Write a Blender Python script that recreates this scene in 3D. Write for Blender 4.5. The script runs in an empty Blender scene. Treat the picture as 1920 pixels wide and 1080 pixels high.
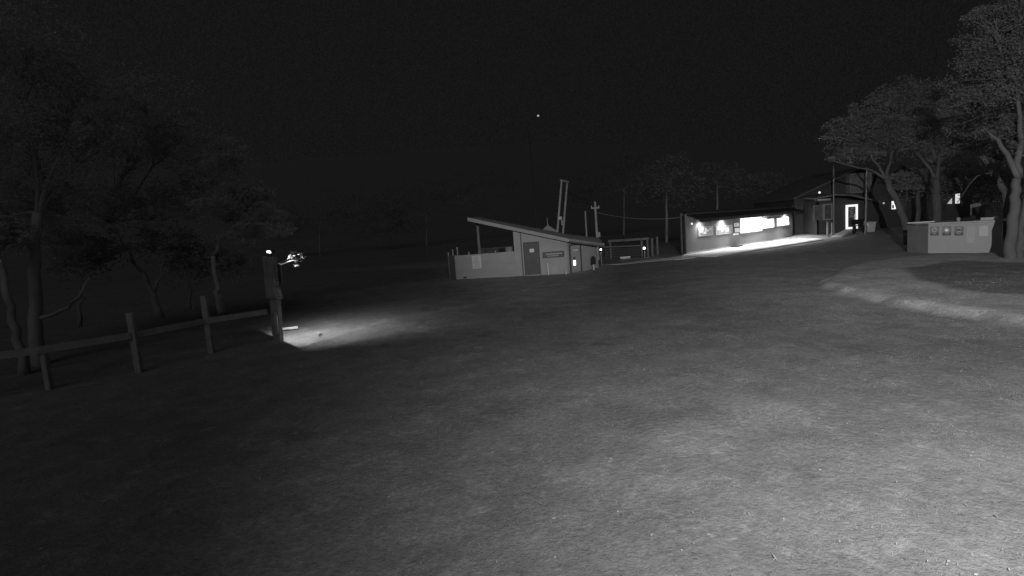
import bpy, math, random
import numpy as np
from mathutils import Vector, Matrix, Euler, noise
random.seed(7); rng = np.random.default_rng(7)
PI = math.pi; R = math.radians
sc = bpy.context.scene
COL = sc.collection

# ------------------------------------------------------------------ camera
PITCH, ROLL, CH = R(6.4), R(4.3), 3.0
cam = bpy.data.cameras.new('camera'); cam.lens = 18.0; cam.sensor_width = 36.0; cam.clip_end = 3000
co = bpy.data.objects.new('camera', cam); COL.objects.link(co)
CM = Matrix.Rotation(PI/2 - PITCH, 3, 'X') @ Matrix.Rotation(-ROLL, 3, 'Z')
co.matrix_world = Matrix.Translation((0, 0, CH)) @ CM.to_4x4()
sc.camera = co

# ------------------------------------------------------------------ night sky
w = bpy.data.worlds.new('World'); sc.world = w; w.use_nodes = True
nt = w.node_tree; nt.nodes.clear()
out = nt.nodes.new('ShaderNodeOutputWorld'); bg = nt.nodes.new('ShaderNodeBackground')
tc = nt.nodes.new('ShaderNodeTexCoord'); nz = nt.nodes.new('ShaderNodeTexNoise')
nz.inputs['Scale'].default_value = 420; nz.inputs['Detail'].default_value = 2
mr = nt.nodes.new('ShaderNodeMapRange'); mr.inputs[1].default_value = .3; mr.inputs[2].default_value = .72
mr.inputs[3].default_value = .0052; mr.inputs[4].default_value = .0105
nt.links.new(tc.outputs['Generated'], nz.inputs['Vector']); nt.links.new(nz.outputs['Fac'], mr.inputs[0])
nt.links.new(mr.outputs[0], bg.inputs['Color']); bg.inputs['Strength'].default_value = 1.0
nt.links.new(bg.outputs[0], out.inputs[0])
sc.view_settings.view_transform = 'Standard'; sc.view_settings.look = 'None'
sc.view_settings.exposure = 0; sc.view_settings.gamma = 1

def lamp(name, kind, loc, power, target=None, size=60, blend=.5, rad=.05, parent=None):
    l = bpy.data.lights.new(name, kind); l.energy = power
    if kind == 'SPOT': l.spot_size = R(size); l.spot_blend = blend
    if kind in ('SPOT', 'POINT'): l.shadow_soft_size = rad
    o = bpy.data.objects.new(name, l); COL.objects.link(o); o.location = loc
    if target is not None:
        o.rotation_euler = (Vector(target) - Vector(loc)).to_track_quat('-Z', 'Y').to_euler()
    if parent is not None:
        o.parent = parent; o.location = Vector(loc) - parent.location
    return o
# added soft fill from behind the camera, lifting the unlit areas
m = bpy.data.lights.new('soft_fill', 'SUN'); m.energy = .15; m.angle = R(45)
mo = bpy.data.objects.new('soft_fill', m); COL.objects.link(mo); mo.rotation_euler = (R(48), 0, R(-12))
# the camera's own infrared lamps on the mast, aimed to the right of the view
IRP = (1.71, -2.64, 6.38)
lamp('infrared_lamp', 'SPOT', IRP, 9400, (12.17, 3.05, 2.54), 176, 1.0, .03)
lamp('infrared_lamp', 'SPOT', IRP, 16160, (16.21, 23.38, 5.74), 47.7, 1.0, .03)
lamp('infrared_lamp', 'SPOT', IRP, 13350, (1.27, 30.94, 3.07), 22.4, 1.0, .03)

# ------------------------------------------------------------------ helpers
def ray(px, py):
    return CM @ Vector(((px-960)/960, -(py-540)/960, -1))
def at(px, py, Y):
    d = ray(px, py); t = Y/d.y; return Vector((d.x*t, Y, CH + d.z*t))
def G(px, py, z=0.0):
    d = ray(px, py); t = (z-CH)/d.z; return Vector((d.x*t, d.y*t, z))

def tag(o, label=None, cat=None, group=None, kind=None):
    if label: o['label'] = label
    if cat: o['category'] = cat
    if group: o['group'] = group
    if kind: o['kind'] = kind
    return o
def thing(name, loc, label, cat, group=None, rz=0):
    o = bpy.data.objects.new(name, None); COL.objects.link(o); o.empty_display_size = .2
    o.location = loc; o.rotation_euler.z = rz
    return tag(o, label, cat, group)

_m = {}
def mat(name, v, var=.25, scale=4.0, rough=.85, bump=.0, bscale=None, metal=0, spec=.3, stretch=None, emit=0):
    if name in _m: return _m[name]
    M = bpy.data.materials.new(name); M.use_nodes = True; n = M.node_tree; b = n.nodes['Principled BSDF']
    b.inputs['Roughness'].default_value = rough; b.inputs['Metallic'].default_value = metal
    b.inputs['Specular IOR Level'].default_value = spec
    if emit:
        b.inputs['Base Color'].default_value = (v, v, v, 1)
        b.inputs['Emission Color'].default_value = (1, 1, 1, 1); b.inputs['Emission Strength'].default_value = emit
        _m[name] = M; return M
    t = n.nodes.new('ShaderNodeTexCoord'); src = t.outputs['Object']
    if stretch:
        mp = n.nodes.new('ShaderNodeMapping'); mp.inputs['Scale'].default_value = stretch
        n.links.new(src, mp.inputs['Vector']); src = mp.outputs['Vector']
    a = n.nodes.new('ShaderNodeTexNoise'); a.inputs['Scale'].default_value = scale; a.inputs['Detail'].default_value = 6
    a.inputs['Roughness'].default_value = .65
    n.links.new(src, a.inputs['Vector'])
    g = n.nodes.new('ShaderNodeMapRange'); g.inputs[1].default_value = .25; g.inputs[2].default_value = .75
    g.inputs[3].default_value = v*(1-var); g.inputs[4].default_value = v*(1+var)
    n.links.new(a.outputs['Fac'], g.inputs[0]); n.links.new(g.outputs[0], b.inputs['Base Color'])
    if bump:
        bp = n.nodes.new('ShaderNodeBump'); bp.inputs['Strength'].default_value = bump; bp.inputs['Distance'].default_value = .02
        a2 = n.nodes.new('ShaderNodeTexNoise'); a2.inputs['Scale'].default_value = bscale or scale*6; a2.inputs['Detail'].default_value = 4
        n.links.new(src, a2.inputs['Vector']); n.links.new(a2.outputs['Fac'], bp.inputs['Height'])
        n.links.new(bp.outputs[0], b.inputs['Normal'])
    _m[name] = M; return M

class MB:
    def __init__(s): s.v = []; s.f = []; s.mi = []
    def add(s, vs, fs, mi=0):
        o = len(s.v); s.v += [tuple(p) for p in vs]; s.f += [tuple(i+o for i in f) for f in fs]; s.mi += [mi]*len(fs)
    def hexa(s, b, t, mi=0):      # bottom quad, top quad
        s.add(list(b)+list(t), [(3,2,1,0),(4,5,6,7),(0,1,5,4),(1,2,6,5),(2,3,7,6),(3,0,4,7)], mi)
    def box(s, c, d, ax=(1,0), mi=0):   # centre, size (along, across, up), horizontal along-axis
        a = Vector((ax[0], ax[1], 0)).normalized(); n = Vector((-a.y, a.x, 0)); c = Vector(c)
        q = [c + a*d[0]/2*i + n*d[1]/2*j for i, j in ((-1,-1),(1,-1),(1,1),(-1,1))]
        u = Vector((0,0,d[2]/2)); s.hexa([p-u for p in q], [p+u for p in q], mi)
    def slab(s, P, Q, z0, z1, th, mi=0):   # vertical wall from P to Q
        P = Vector((P[0],P[1],0)); Q = Vector((Q[0],Q[1],0)); a = (Q-P).normalized(); n = Vector((-a.y,a.x,0))*th
        zs = (z0 if isinstance(z0, tuple) else (z0,z0)) + (z1 if isinstance(z1, tuple) else (z1,z1))
        Z = lambda p, z: Vector((p.x, p.y, z))
        s.hexa([Z(P,zs[0]),Z(Q,zs[1]),Z(Q+n,zs[1]),Z(P+n,zs[0])], [Z(P,zs[2]),Z(Q,zs[3]),Z(Q+n,zs[3]),Z(P+n,zs[2])], mi)
    def tube(s, pts, rad, n=7, mi=0):
        pts = [Vector(p) for p in pts]; m = len(pts)
        if not hasattr(rad, '__len__'): rad = [rad]*m
        vs = []; fs = []
        for i, p in enumerate(pts):
            d = (pts[min(i+1,m-1)] - pts[max(i-1,0)]).normalized()
            r = Vector((1,0,0)) if abs(d.x) < .8 else Vector((0,1,0))
            a = d.cross(r).normalized(); b = d.cross(a)
            for k in range(n):
                t = 2*PI*k/n; vs.append(p + (a*math.cos(t) + b*math.sin(t))*rad[i])
        for i in range(m-1):
            for k in range(n):
                k2 = (k+1) % n; fs.append((i*n+k, i*n+k2, (i+1)*n+k2, (i+1)*n+k))
        fs.append(tuple(range(n))[::-1]); fs.append(tuple((m-1)*n+k for k in range(n)))
        s.add(vs, fs, mi)
    def ball(s, c, r, mi=0, nu=10, nv=7, sq=1):
        c = Vector(c); vs = [c+Vector((0,0,r*sq))]; fs = []
        for j in range(1, nv):
            th = PI*j/nv
            for i in range(nu):
                p = 2*PI*i/nu; vs.append(c+Vector((math.sin(th)*math.cos(p)*r, math.sin(th)*math.sin(p)*r, math.cos(th)*r*sq)))
        vs.append(c-Vector((0,0,r*sq))); e = len(vs)-1
        for i in range(nu):
            i2 = (i+1) % nu; fs.append((0, 1+i, 1+i2)); fs.append((e, e-nu+i2, e-nu+i))
            for j in range(nv-2): fs.append((1+j*nu+i, 1+(j+1)*nu+i, 1+(j+1)*nu+i2, 1+j*nu+i2))
        s.add(vs, fs, mi)
    def build(s, name, m, parent=None, smooth=False, bevel=0):
        me = bpy.data.meshes.new(name)
        off = Vector((0,0,0)); inv = None
        if parent is not None:
            inv = parent_world(parent).inverted(); vs = [inv @ Vector(p) for p in s.v]
        else: vs = s.v
        me.from_pydata([tuple(p) for p in vs], [], s.f)
        ms = m if isinstance(m, (list, tuple)) else [m]
        for x in ms: me.materials.append(x)
        me.polygons.foreach_set('material_index', s.mi)
        if smooth: me.polygons.foreach_set('use_smooth', [True]*len(s.f))
        me.update()
        o = bpy.data.objects.new(name, me); COL.objects.link(o)
        if parent is not None: o.parent = parent
        if bevel:
            b = o.modifiers.new('bevel', 'BEVEL'); b.width = bevel; b.segments = 1; b.limit_method = 'ANGLE'
        return o
def parent_world(o):
    M = Matrix.Translation(o.location) @ o.rotation_euler.to_matrix().to_4x4()
    return parent_world(o.parent) @ M if o.parent else M
def own(o, loc):   # a one-mesh thing: put its origin at loc
    loc = Vector(loc)
    o.data.transform(Matrix.Translation(-loc)); o.location = loc; return o

# ------------------------------------------------------------------ ground
def poly_sd(px, py, poly):
    """signed distance to polygon, + inside (numpy)"""
    P = np.array([(p[0], p[1]) for p in poly]); n = len(P); d = np.full(px.shape, 1e9); ins = np.zeros(px.shape, bool)
    for i in range(n):
        a = P[i]; b = P[(i+1) % n]; e = b-a
        t = np.clip(((px-a[0])*e[0] + (py-a[1])*e[1])/(e@e), 0, 1)
        d = np.minimum(d, np.hypot(px-a[0]-t*e[0], py-a[1]-t*e[1]))
        c = ((a[1] > py) != (b[1] > py)) & (px < (b[0]-a[0])*(py-a[1])/((b[1]-a[1]) or 1e-9) + a[0]); ins ^= c
    return np.where(ins, d, -d)
def sstep(a, b, x):
    t = np.clip((x-a)/(b-a), 0, 1); return t*t*(3-2*t)
BANK = [(60,5),(12.6,8.5),(11.5,11.3),(11.2,12.8),(10.8,13.9),(11.05,16.4),(11.7,19.8),(16.7,24.9),(20.7,26.6),(24,24.6),(26,25),(60,26)]
SHADOWP = [G(*q, .25)[:2] for q in ((1700,500),(1712,522),(1745,527),(1778,538),(1850,547),(1925,551),(2100,560),(2100,500),(1925,492),(1800,488))]  # cast shadow on the bank, painted as darker ground
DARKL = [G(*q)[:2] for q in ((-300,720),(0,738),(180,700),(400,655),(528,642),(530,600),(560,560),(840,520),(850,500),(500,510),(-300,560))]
def wob(x, y, s, a):
    return a*(np.sin(x*s+1.3*np.sin(y*s*.7)) + np.sin(y*s*1.31+1.7*np.sin(x*s*.53)))*.5
def hgt(x, y):
    x = np.asarray(x, float); y = np.asarray(y, float)
    h = wob(x, y, .9, .025) + wob(x+3, y, 2.7, .012) + wob(x, y+5, 6.1, .006)
    sd = poly_sd(x + wob(x,y,1.7,.12), y + wob(y,x,2.1,.12), BANK)
    h = h + .2*sstep(-.06, .42, sd + wob(x,y,3.3,.14)) + .06*sstep(0,6,sd) + .006*np.sin(x*7.3+y*2.1)*np.sin(y*8.1-x*3.3)*sstep(-.1,.2,sd)*sstep(2.2,.8,sd)
    ax_, ay_, bx_, by_ = -6.35, 14.7, -4.4, 19.4; t_ = np.clip(((x-ax_)*(bx_-ax_)+(y-ay_)*(by_-ay_))/((bx_-ax_)**2+(by_-ay_)**2),0,1)
    dd_ = np.hypot(x-ax_-t_*(bx_-ax_), y-ay_-t_*(by_-ay_)); h = h + .07*np.exp(-(dd_/.2)**2)
    far = np.maximum(0, y-58-.25*np.maximum(0,x))
    h = h + np.where(far > 0, .0022*far**1.7*sstep(0,20,far), 0)
    h = h + .17*np.exp(-((x-6.3)**2/2.2 + (y-34.9)**2/2.5))
    h = h + .35*sstep(48, 53, y)*sstep(26, 31, x)
    return h
def h1(x, y): return float(hgt(x, y))
def axis(lo, hi, n0, n1, step, far):
    a = list(np.arange(n0, n1, step)); s = step; v = a[-1]
    while v < hi: s = min(s*1.12, far); v += s; a.append(v)
    v = n0; s = step; b = []
    while v > lo: s = min(s*1.12, far); v -= s; b.append(v)
    return np.array(b[::-1]+a)
xs = axis(-420, 520, -12, 27, .17, 14); ys = axis(-30, 620, 2.5, 32, .17, 14)
X, Y = np.meshgrid(xs, ys); Z = hgt(X, Y)
nx, ny = len(xs), len(ys)
idx = np.arange(nx*ny).reshape(ny, nx)
F = np.stack([idx[:-1,:-1], idx[:-1,1:], idx[1:,1:], idx[1:,:-1]], -1).reshape(-1, 4)
me = bpy.data.meshes.new('ground')
me.from_pydata(np.stack([X, Y, Z], -1).reshape(-1, 3).tolist(), [], F.tolist())
me.polygons.foreach_set('use_smooth', [True]*len(F))
at_b = me.attributes.new('bank', 'FLOAT', 'POINT'); at_d = me.attributes.new('litter_shade', 'FLOAT', 'POINT')
wx = X + wob(X,Y,1.7,.12); wy = Y + wob(Y,X,2.1,.12)
sdb = poly_sd(wx, wy, BANK)
at_b.data.foreach_set('value', sstep(-.1,.3,sdb).ravel().astype(np.float32))
dk = np.maximum(.8*sstep(-.2,.25,poly_sd(wx,wy,SHADOWP)), .4*sstep(-1.2,1.6,poly_sd(wx+wob(X,Y,.5,.8),wy+wob(Y,X,.6,.8),DARKL)))
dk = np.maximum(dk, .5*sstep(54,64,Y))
PALEP = [G(*q)[:2] for q in ((1290,800),(1340,765),(1420,744),(1515,757),(1548,790),(1460,832),(1340,850),(1200,905),(1090,935),(1100,890),(1180,850))]
DARKP = [G(*q)[:2] for q in ((1170,770),(1230,745),(1330,742),(1290,775),(1225,805),(1170,800))]
RUT = [G(*q)[:2] for q in ((1600,590),(1720,640),(1925,690),(1925,662),(1730,612),(1640,580))]
w2x = X + wob(X,Y,3.1,.35) + wob(X,Y,9,.12); w2y = Y + wob(Y,X,2.7,.35) + wob(Y,X,8.1,.12)
wn_ = .2*sstep(-.25,.3,poly_sd(w2x,w2y,PALEP)) - .13*sstep(-.2,.3,poly_sd(w2x,w2y,DARKP)) - .14*sstep(-.3,.3,poly_sd(w2x,w2y,RUT))
at_w = me.attributes.new('worn', 'FLOAT', 'POINT'); at_w.data.foreach_set('value', wn_.ravel().astype(np.float32))
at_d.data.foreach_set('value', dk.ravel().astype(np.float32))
def ground_mat():
    M = bpy.data.materials.new('worn_grass'); M.use_nodes = True; n = M.node_tree; L = n.links; b = n.nodes['Principled BSDF']
    b.inputs['Roughness'].default_value = .95; b.inputs['Specular IOR Level'].default_value = .15
    t = n.nodes.new('ShaderNodeTexCoord')
    def nz(scale, det=5, rough=.6, dist=0, sx=1, sy=1, rot=0):
        mp = n.nodes.new('ShaderNodeMapping'); mp.inputs['Scale'].default_value = (sx, sy, 1); mp.inputs['Rotation'].default_value = (0,0,rot)
        L.new(t.outputs['Object'], mp.inputs['Vector'])
        a = n.nodes.new('ShaderNodeTexNoise'); a.inputs['Scale'].default_value = scale; a.inputs['Detail'].default_value = det
        a.inputs['Roughness'].default_value = rough; a.inputs['Distortion'].default_value = dist; L.new(mp.outputs[0], a.inputs['Vector']); return a.outputs['Fac']
    def mrg(src, a, b_, c, d):
        g = n.nodes.new('ShaderNodeMapRange'); L.new(src, g.inputs[0])
        for i, v in enumerate((a, b_, c, d)): g.inputs[i+1].default_value = v
        return g.outputs[0]
    def op(o, a, b_):
        m = n.nodes.new('ShaderNodeMath'); m.operation = o
        for i, v in enumerate((a, b_)):
            if isinstance(v, (int, float)): m.inputs[i].default_value = v
            else: L.new(v, m.inputs[i])
        return m.outputs[0]
    big = mrg(nz(.16, 4, .5), .3, .7, .92, 1.07)
    mid = mrg(nz(1.0, 9, .78, .3), .38, .64, .82, 1.16)
    patch = mrg(nz(2.3, 10, .82, .2), .53, .64, 1.0, 1.45)        # dry pale grass tufts
    bare = mrg(nz(.45, 8, .7, .3), .56, .62, 1.0, .84)            # worn darker soil
    streak = mrg(nz(3.2, 7, .72, .2, .5, 1.9, .25), .6, .78, 1.0, 1.3)
    fine = mrg(nz(13, 6, .85), .32, .7, .74, 1.3)
    speck = mrg(nz(34, 2, .5), .68, .76, 1.0, 1.5)
    v = op('MULTIPLY', big, mid)
    for q in (patch, bare, streak, fine, speck): v = op('MULTIPLY', v, q)
    v = op('MULTIPLY', v, .25)
    A = n.nodes.new('ShaderNodeAttribute'); A.attribute_name = 'bank'
    D = n.nodes.new('ShaderNodeAttribute'); D.attribute_name = 'litter_shade'  # dark leaf litter, plus the painted shadow on the bank
    v = op('MULTIPLY', v, op('ADD', 1.0, op('MULTIPLY', A.outputs['Fac'], .42)))
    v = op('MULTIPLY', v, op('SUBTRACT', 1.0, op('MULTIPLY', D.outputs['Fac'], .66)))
    Wn = n.nodes.new('ShaderNodeAttribute'); Wn.attribute_name = 'worn'; v = op('MULTIPLY', v, op('ADD', 1.0, Wn.outputs['Fac']))
    L.new(v, b.inputs['Base Color'])
    bp = n.nodes.new('ShaderNodeBump'); bp.inputs['Strength'].default_value = .9; bp.inputs['Distance'].default_value = .04
    hh = op('ADD', op('MULTIPLY', nz(9, 6, .7), 1.0), op('MULTIPLY', nz(40, 3, .6), .3))
    L.new(hh, bp.inputs['Height']); L.new(bp.outputs[0], b.inputs['Normal'])
    return M
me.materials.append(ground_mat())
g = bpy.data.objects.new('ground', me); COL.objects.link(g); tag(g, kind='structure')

# short grass blades standing out of the worn turf
NT = 75000
yy = 3.2 + 15*rng.random(NT)**1.25; xx = (rng.random(NT)*1.9-.75)*(yy+1)
dn = np.array([noise.fractal(Vector((a*.9, c_*.9, 3.1)), .9, 2.2, 5) for a, c_ in zip(xx.tolist(), yy.tolist())])
kp_ = dn + rng.normal(0,.25,NT) > .12; xx = xx[kp_]; yy = yy[kp_]; NT = len(xx); zz = hgt(xx, yy)
V = np.zeros((NT,3,3,3))
for q in range(3):
    th = rng.random(NT)*2*PI; hgh = rng.uniform(.006,.022,NT); wd = rng.uniform(.0025,.006,NT); lean = rng.uniform(.2,1.6,NT)*hgh; az = rng.random(NT)*2*PI
    bx = xx + rng.normal(0,.018,NT); by = yy + rng.normal(0,.018,NT)
    V[:,q,0] = np.stack([bx-np.cos(th)*wd, by-np.sin(th)*wd, zz-.004],-1); V[:,q,1] = np.stack([bx+np.cos(th)*wd, by+np.sin(th)*wd, zz-.004],-1)
    V[:,q,2] = np.stack([bx+np.cos(az)*lean, by+np.sin(az)*lean, zz+hgh],-1)
V = V.reshape(-1,3); gm = bpy.data.meshes.new('grass'); gm.from_pydata(V.tolist(), [], np.arange(len(V)).reshape(-1,3).tolist())
gm.materials.append(mat('grass_blade', .27,.3,1.0,.7)); go = bpy.data.objects.new('grass', gm); COL.objects.link(go); tag(go, 'short patchy pale grass over the open ground', None, None, 'stuff')

WHITE = mat('white_paint', .62, .06, 1.2, .6, .1)
# concrete apron before the kiosk
AP = [G(1279,481.5), G(1340,482.5), G(1400,472.5), G(1470,461.5), G(1545,449.5), G(1500,445), Vector((29.3,53.3,0)), Vector((14.1,41.3,0))]
b = MB(); nA = len(AP)
b.add([(p.x,p.y,.02) for p in AP]+[(p.x,p.y,.075) for p in AP], [tuple(range(nA))[::-1], tuple(range(nA,2*nA))]+[(i,(i+1)%nA,(i+1)%nA+nA,i+nA) for i in range(nA)])
tag(b.build('path', mat('concrete', .7, .15, 1.0, .8, .3)), kind='structure')
# pale gravel edge running from the hut to the kiosk
e0 = [(1128,499),(1160,494.5),(1200,489.5),(1240,485.5),(1279,481.8)]
b = MB()
for k in range(len(e0)-1):
    p = G(*e0[k]); q = G(*e0[k+1]); d = (q-p).normalized(); nrm = Vector((d.y,-d.x,0))*(.8+.35*k)
    if nrm.y > 0: nrm = -nrm
    hs = [h1(v.x,v.y)+.03 for v in (p,q,q+nrm,p+nrm)]
    vs = [Vector((v.x,v.y,h)) for v, h in zip((p,q,q+nrm,p+nrm), hs)]
    b.hexa([v-Vector((0,0,.06)) for v in vs], vs)
tag(b.build('gravel_path', mat('gravel', .62, .35, 6, .9, .5)), kind='structure')

# leaf litter and twigs scattered over the grass
b = MB()
for i in range(800):
    yy = 3.5 + 19*random.random()**1.3; xx = (random.random()*2-1)*yy*1.05
    if random.random() < .5: xx = abs(xx)
    z = h1(xx, yy) + .012; a = random.random()*PI; l = random.uniform(.008,.028); ww = l*random.uniform(.2,.5)
    if random.random() < .02: l *= 3; ww = l*.15
    dx, dy = math.cos(a), math.sin(a)
    tl = random.uniform(-.3,.3)*l
    b.add([(xx-dx*l,yy-dy*l,z-tl*.2),(xx-dy*ww,yy+dx*ww,z+.008),(xx+dx*l,yy+dy*l,z+abs(tl)),(xx+dy*ww,yy-dx*ww,z)], [(0,1,2,3)])
tag(b.build('leaf_litter', mat('dry_leaf', .42, .3, 3, .7)), 'small dry pale leaves scattered on the worn grass', None, None, 'stuff')

# ------------------------------------------------------------------ the hut with the skillion roof
HW = mat('hut_wall_paint', .29, .16, .8, .7, .15, 12)
HP = mat('hut_panel', .29, .14, .5, .6, .1, 8, stretch=(1,1,3))
DK = mat('dark_paint', .075, .2, 2, .6)
RF = mat('roof_metal', .36, .2, 1.5, .5, .2, 10)
PALE = mat('pale_paper', .62, .12, 6, .7)
INK = mat('ink_grey', .16, .2, 5, .8)
hl0 = G(845,524); hl = G(856,525); hm = G(982.5,518.3); hc = G(1066,512.5); hr = at(1120,500.5,34.1); HB = hr.z; hr.z = 0
hut = thing('hut', (hm.x, hm.y, 0), 'pale hut with sloping skillion roof, dark door and open verandah at its left end', 'hut')
# main walls
ee = at(1133,459.5,33.7)
zt = lambda x: 4.04 - .315*(x+2.5)          # underside of the roof at lateral x
b = MB()
b.slab(hm, hc, -.1, (zt(hm.x)-.02, zt(hc.x)-.02), .15)
b.slab(hc+Vector((.01,.01,0)), hr, (-.1,-.1), (zt(hc.x)-.03, ee.z+.05), .15)
b.slab(hm+Vector((0,.16,0)), hm+Vector((.2,5,0)), -.1, zt(hm.x)-.3, .12)
b.slab(hm+Vector((.2,5,0)), hr+Vector((-.2,2.2,0)), -.1, (zt(hm.x)-.55,1.5), .12)
b.slab(hr, hr+Vector((-.2,2.2,0)), -.1, 1.55, .12)
b.build('wall', HW, hut)
# verandah corner post next to the main wall and outer post
b = MB(); pc = hm + Vector((-.28,.12,0)); b.box((pc.x, pc.y, 2.05), (.44,.16,zt(pc.x)+.0-.1+.0-0.05-0), mi=0)
b.v = [(x, y, max(-.05, min(z, zt(x)-.05))) for x, y, z in b.v]
b.build('post', HW, hut)
b = MB(); b.slab(hm+Vector((-.07,-.012,0)), hm+Vector((.0,-.012,0)), .0, zt(hm.x)-.08, .1); b.build('corner_gap_shade', DK, hut)  # dark strip painted in for the shade of the gap beside the post
po = at(897.5,450,34.2)
b = MB(); b.box((po.x, po.y, 1.85), (.16,.16,3.75)); b.build('post', mat('old_timber', .14, .3, 3, .8, .2), hut)
# low front wall of the verandah
b = MB(); b.slab(hl, hm-Vector((.02,0,0)), .03, (1.62,1.66), .08)
b.build('low_wall', HP, hut)
b = MB(); b.slab(hl0, hl-Vector((.015,.015,0)), .03, (1.6,1.62), .08); b.build('side_panel', mat('side_panel_paint', .14,.2,2,.8), hut)
for px, py in ((879,474),(929,471.5)):
    p = at(px,py,33.9); b = MB(); b.tube([p-Vector((0,0,.3)), p+Vector((0,0,.06))], .045); b.build('bolt', HW, hut)
# roof: lateral slope, thin sheet with visible fascia
rl = at(877,409.5,32.9); 
def rz(x): return 4.02 - .315*(x+2.6)
fr = [(rl.x,32.6),(hc.x+.05,32.25),(ee.x,33.7)]; bk0, bk1, bk2 = at(895.5,406.6,38.6), at(1068,439,38.8), at(1123,445.5,38.4)
bk = [(v.x,v.y) for v in (bk0,bk1,bk2)]
b = MB()
zf = [rl.z-.05, 2.13, ee.z]; zb = [bk0.z-.09, bk1.z-.09, bk2.z-.09]
for i in range(2):
    P0 = Vector((*fr[i], zf[i])); P1 = Vector((*fr[i+1], zf[i+1])); Q0 = Vector((*bk[i], zb[i])); Q1 = Vector((*bk[i+1], zb[i+1]))
    if i == 0: pass
    u = Vector((0,0,.07)); b.hexa([P0,P1,Q1,Q0],[P0+u,P1+u,Q1+u,Q0+u])
    n = 14 if i == 0 else 7
    for k in range(n):
        t = (k+.5)/n; a = P0.lerp(P1,t)+u; c = Q0.lerp(Q1,t)+u
        b.tube([a+Vector((0,.02,.0)), c], .025, 5)
roof = b.build('roof', RF, hut)
b = MB()
for i in range(2):
    P0 = Vector((*fr[i], zf[i])); P1 = Vector((*fr[i+1], zf[i+1])); s = Vector((0,-.03,0))
    b.hexa([P0+s-Vector((0,0,.12)),P1+s-Vector((0,0,.12)),P1-Vector((0,.003,.12)),P0-Vector((0,.003,.12))],[P0+s+Vector((0,0,.1)),P1+s+Vector((0,0,.1)),P1+Vector((0,-.003,.1)),P0+Vector((0,-.003,.1))])
b.build('fascia', mat('fascia_paint', .24,.15,2,.6), roof)
# doors
def on_wall(P, Q, px0, px1, py0, py1, off):   # rectangle on the wall plane P-Q seen between those bounds
    P = Vector((P[0],P[1],0)); Q = Vector((Q[0],Q[1],0)); a = (Q-P).normalized(); nn = Vector((a.y,-a.x,0)); o = P + nn*off
    def hit(px, py):
        d = ray(px,py); t = (o-Vector((0,0,CH))).dot(nn)/d.dot(nn); return Vector((0,0,CH)) + d*t
    return a, nn, hit((px0+px1)/2,(py0+py1)/2), hit(px0,(py0+py1)/2), hit(px1,(py0+py1)/2), hit((px0+px1)/2,py0), hit((px0+px1)/2,py1)
def plate(name, P, Q, px0, px1, py0, py1, m, parent, off=.03, th=.03, bevel=0):
    a, nn, c, l, r, t, bt = on_wall(P, Q, px0, px1, py0, py1, off)
    W = (r-l).length; Hh = t.z-bt.z
    b = MB(); b.box((c.x,c.y,(t.z+bt.z)/2), (W, th, Hh), (a.x,a.y)); o = b.build(name, m, parent, bevel=bevel)
    o['_'] = 0; del o['_']
    return o, a, nn, Vector((c.x,c.y,(t.z+bt.z)/2)), W, Hh
def frame(name, parent, a, nn, c, W, H, wd, th, m, off=.0, bottom=True):
    b = MB(); a3 = Vector((a.x,a.y,0)); c = c + nn*off
    for s in (-1,1):
        q = c + a3*s*(W/2+wd/2); b.box(q, (wd, th, H+2*wd), (a.x,a.y))
    b.box(c+Vector((0,0,H/2+wd/2)), (W-.002, th*.96, wd), (a.x,a.y))
    if bottom: b.box(c-Vector((0,0,H/2+wd/2)), (W-.002, th*.96, wd), (a.x,a.y))
    return b.build(name, m, parent)
d1, a, nn, c, W, H_ = plate('door', hm, hc, 984, 1011, 455, 515, DK, hut)
d1['label'] = 'dark painted door with small pale plate'
frame('door_frame', hut, a, nn, c, W, H_, .05, .06, mat('door_trim', .05,.1,2,.6), 0, False)
plate('plate', hm, hc, 993, 1001.5, 466.5, 473, PALE, d1, .06, .02)
b = MB(); b.ball(c + nn*.07 + Vector((W*.38*a.x, W*.38*a.y, -.1)), .04); b.build('handle', mat('steel', .5, .1, 3, .35, metal=1), d1)
d2, a, nn, c, W, H_ = plate('door', hc, hr, 1070.5, 1088, 460, 509, mat('pale_door', .31,.1,2,.6), hut)
d2['label'] = 'pale door with dark frame and small glowing reflective sticker'
frame('door_frame', hut, a, nn, c, W, H_, .1, .06, DK, 0, False)
plate('plate', hc, hr, 1075, 1083.5, 467.5, 470, PALE, d2, .06, .02)
plate('lock', hc, hr, 1075.3, 1078.2, 482, 487, DK, d2, .06, .05)
plate('glow_sticker', hc, hr, 1075.6, 1079.4, 488, 497.5, mat('glow_sticker', .8, emit=2.2), d2, .065, .02)  # reflective sticker given a glow of its own; no lamp behind it
b = MB(); gz0 = 2.13-.1; P_ = Vector((hc.x+.1,32.2,gz0)); Q_ = Vector((ee.x-.05,33.62,ee.z-.1)); b.tube([P_,Q_],.05,8); b.build('gutter', mat('gutter_grey', .12,.2,2,.5), hut)
b = MB(); q_ = hr+Vector((.03,-.1,0)); b.tube([Vector((q_.x,q_.y,.0)),Vector((q_.x,q_.y,ee.z-.12))],.04,8); b.build('downpipe', mat('pvc_dim', .34,.15,3,.5), hut)
# signboard on the front wall
sb, a, nn, c, W, H_ = plate('signboard', hm, hc, 1017, 1058, 471.5, 483, DK, hut)
plate('lettering', hm, hc, 1023, 1054, 474.6, 477.2, mat('sign_grey', .3,.2,9,.7), sb, .055, .02)
plate('lettering', hm, hc, 1026, 1048, 478.8, 480.6, mat('sign_grey', .3,.2,9,.7), sb, .055, .02)
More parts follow.
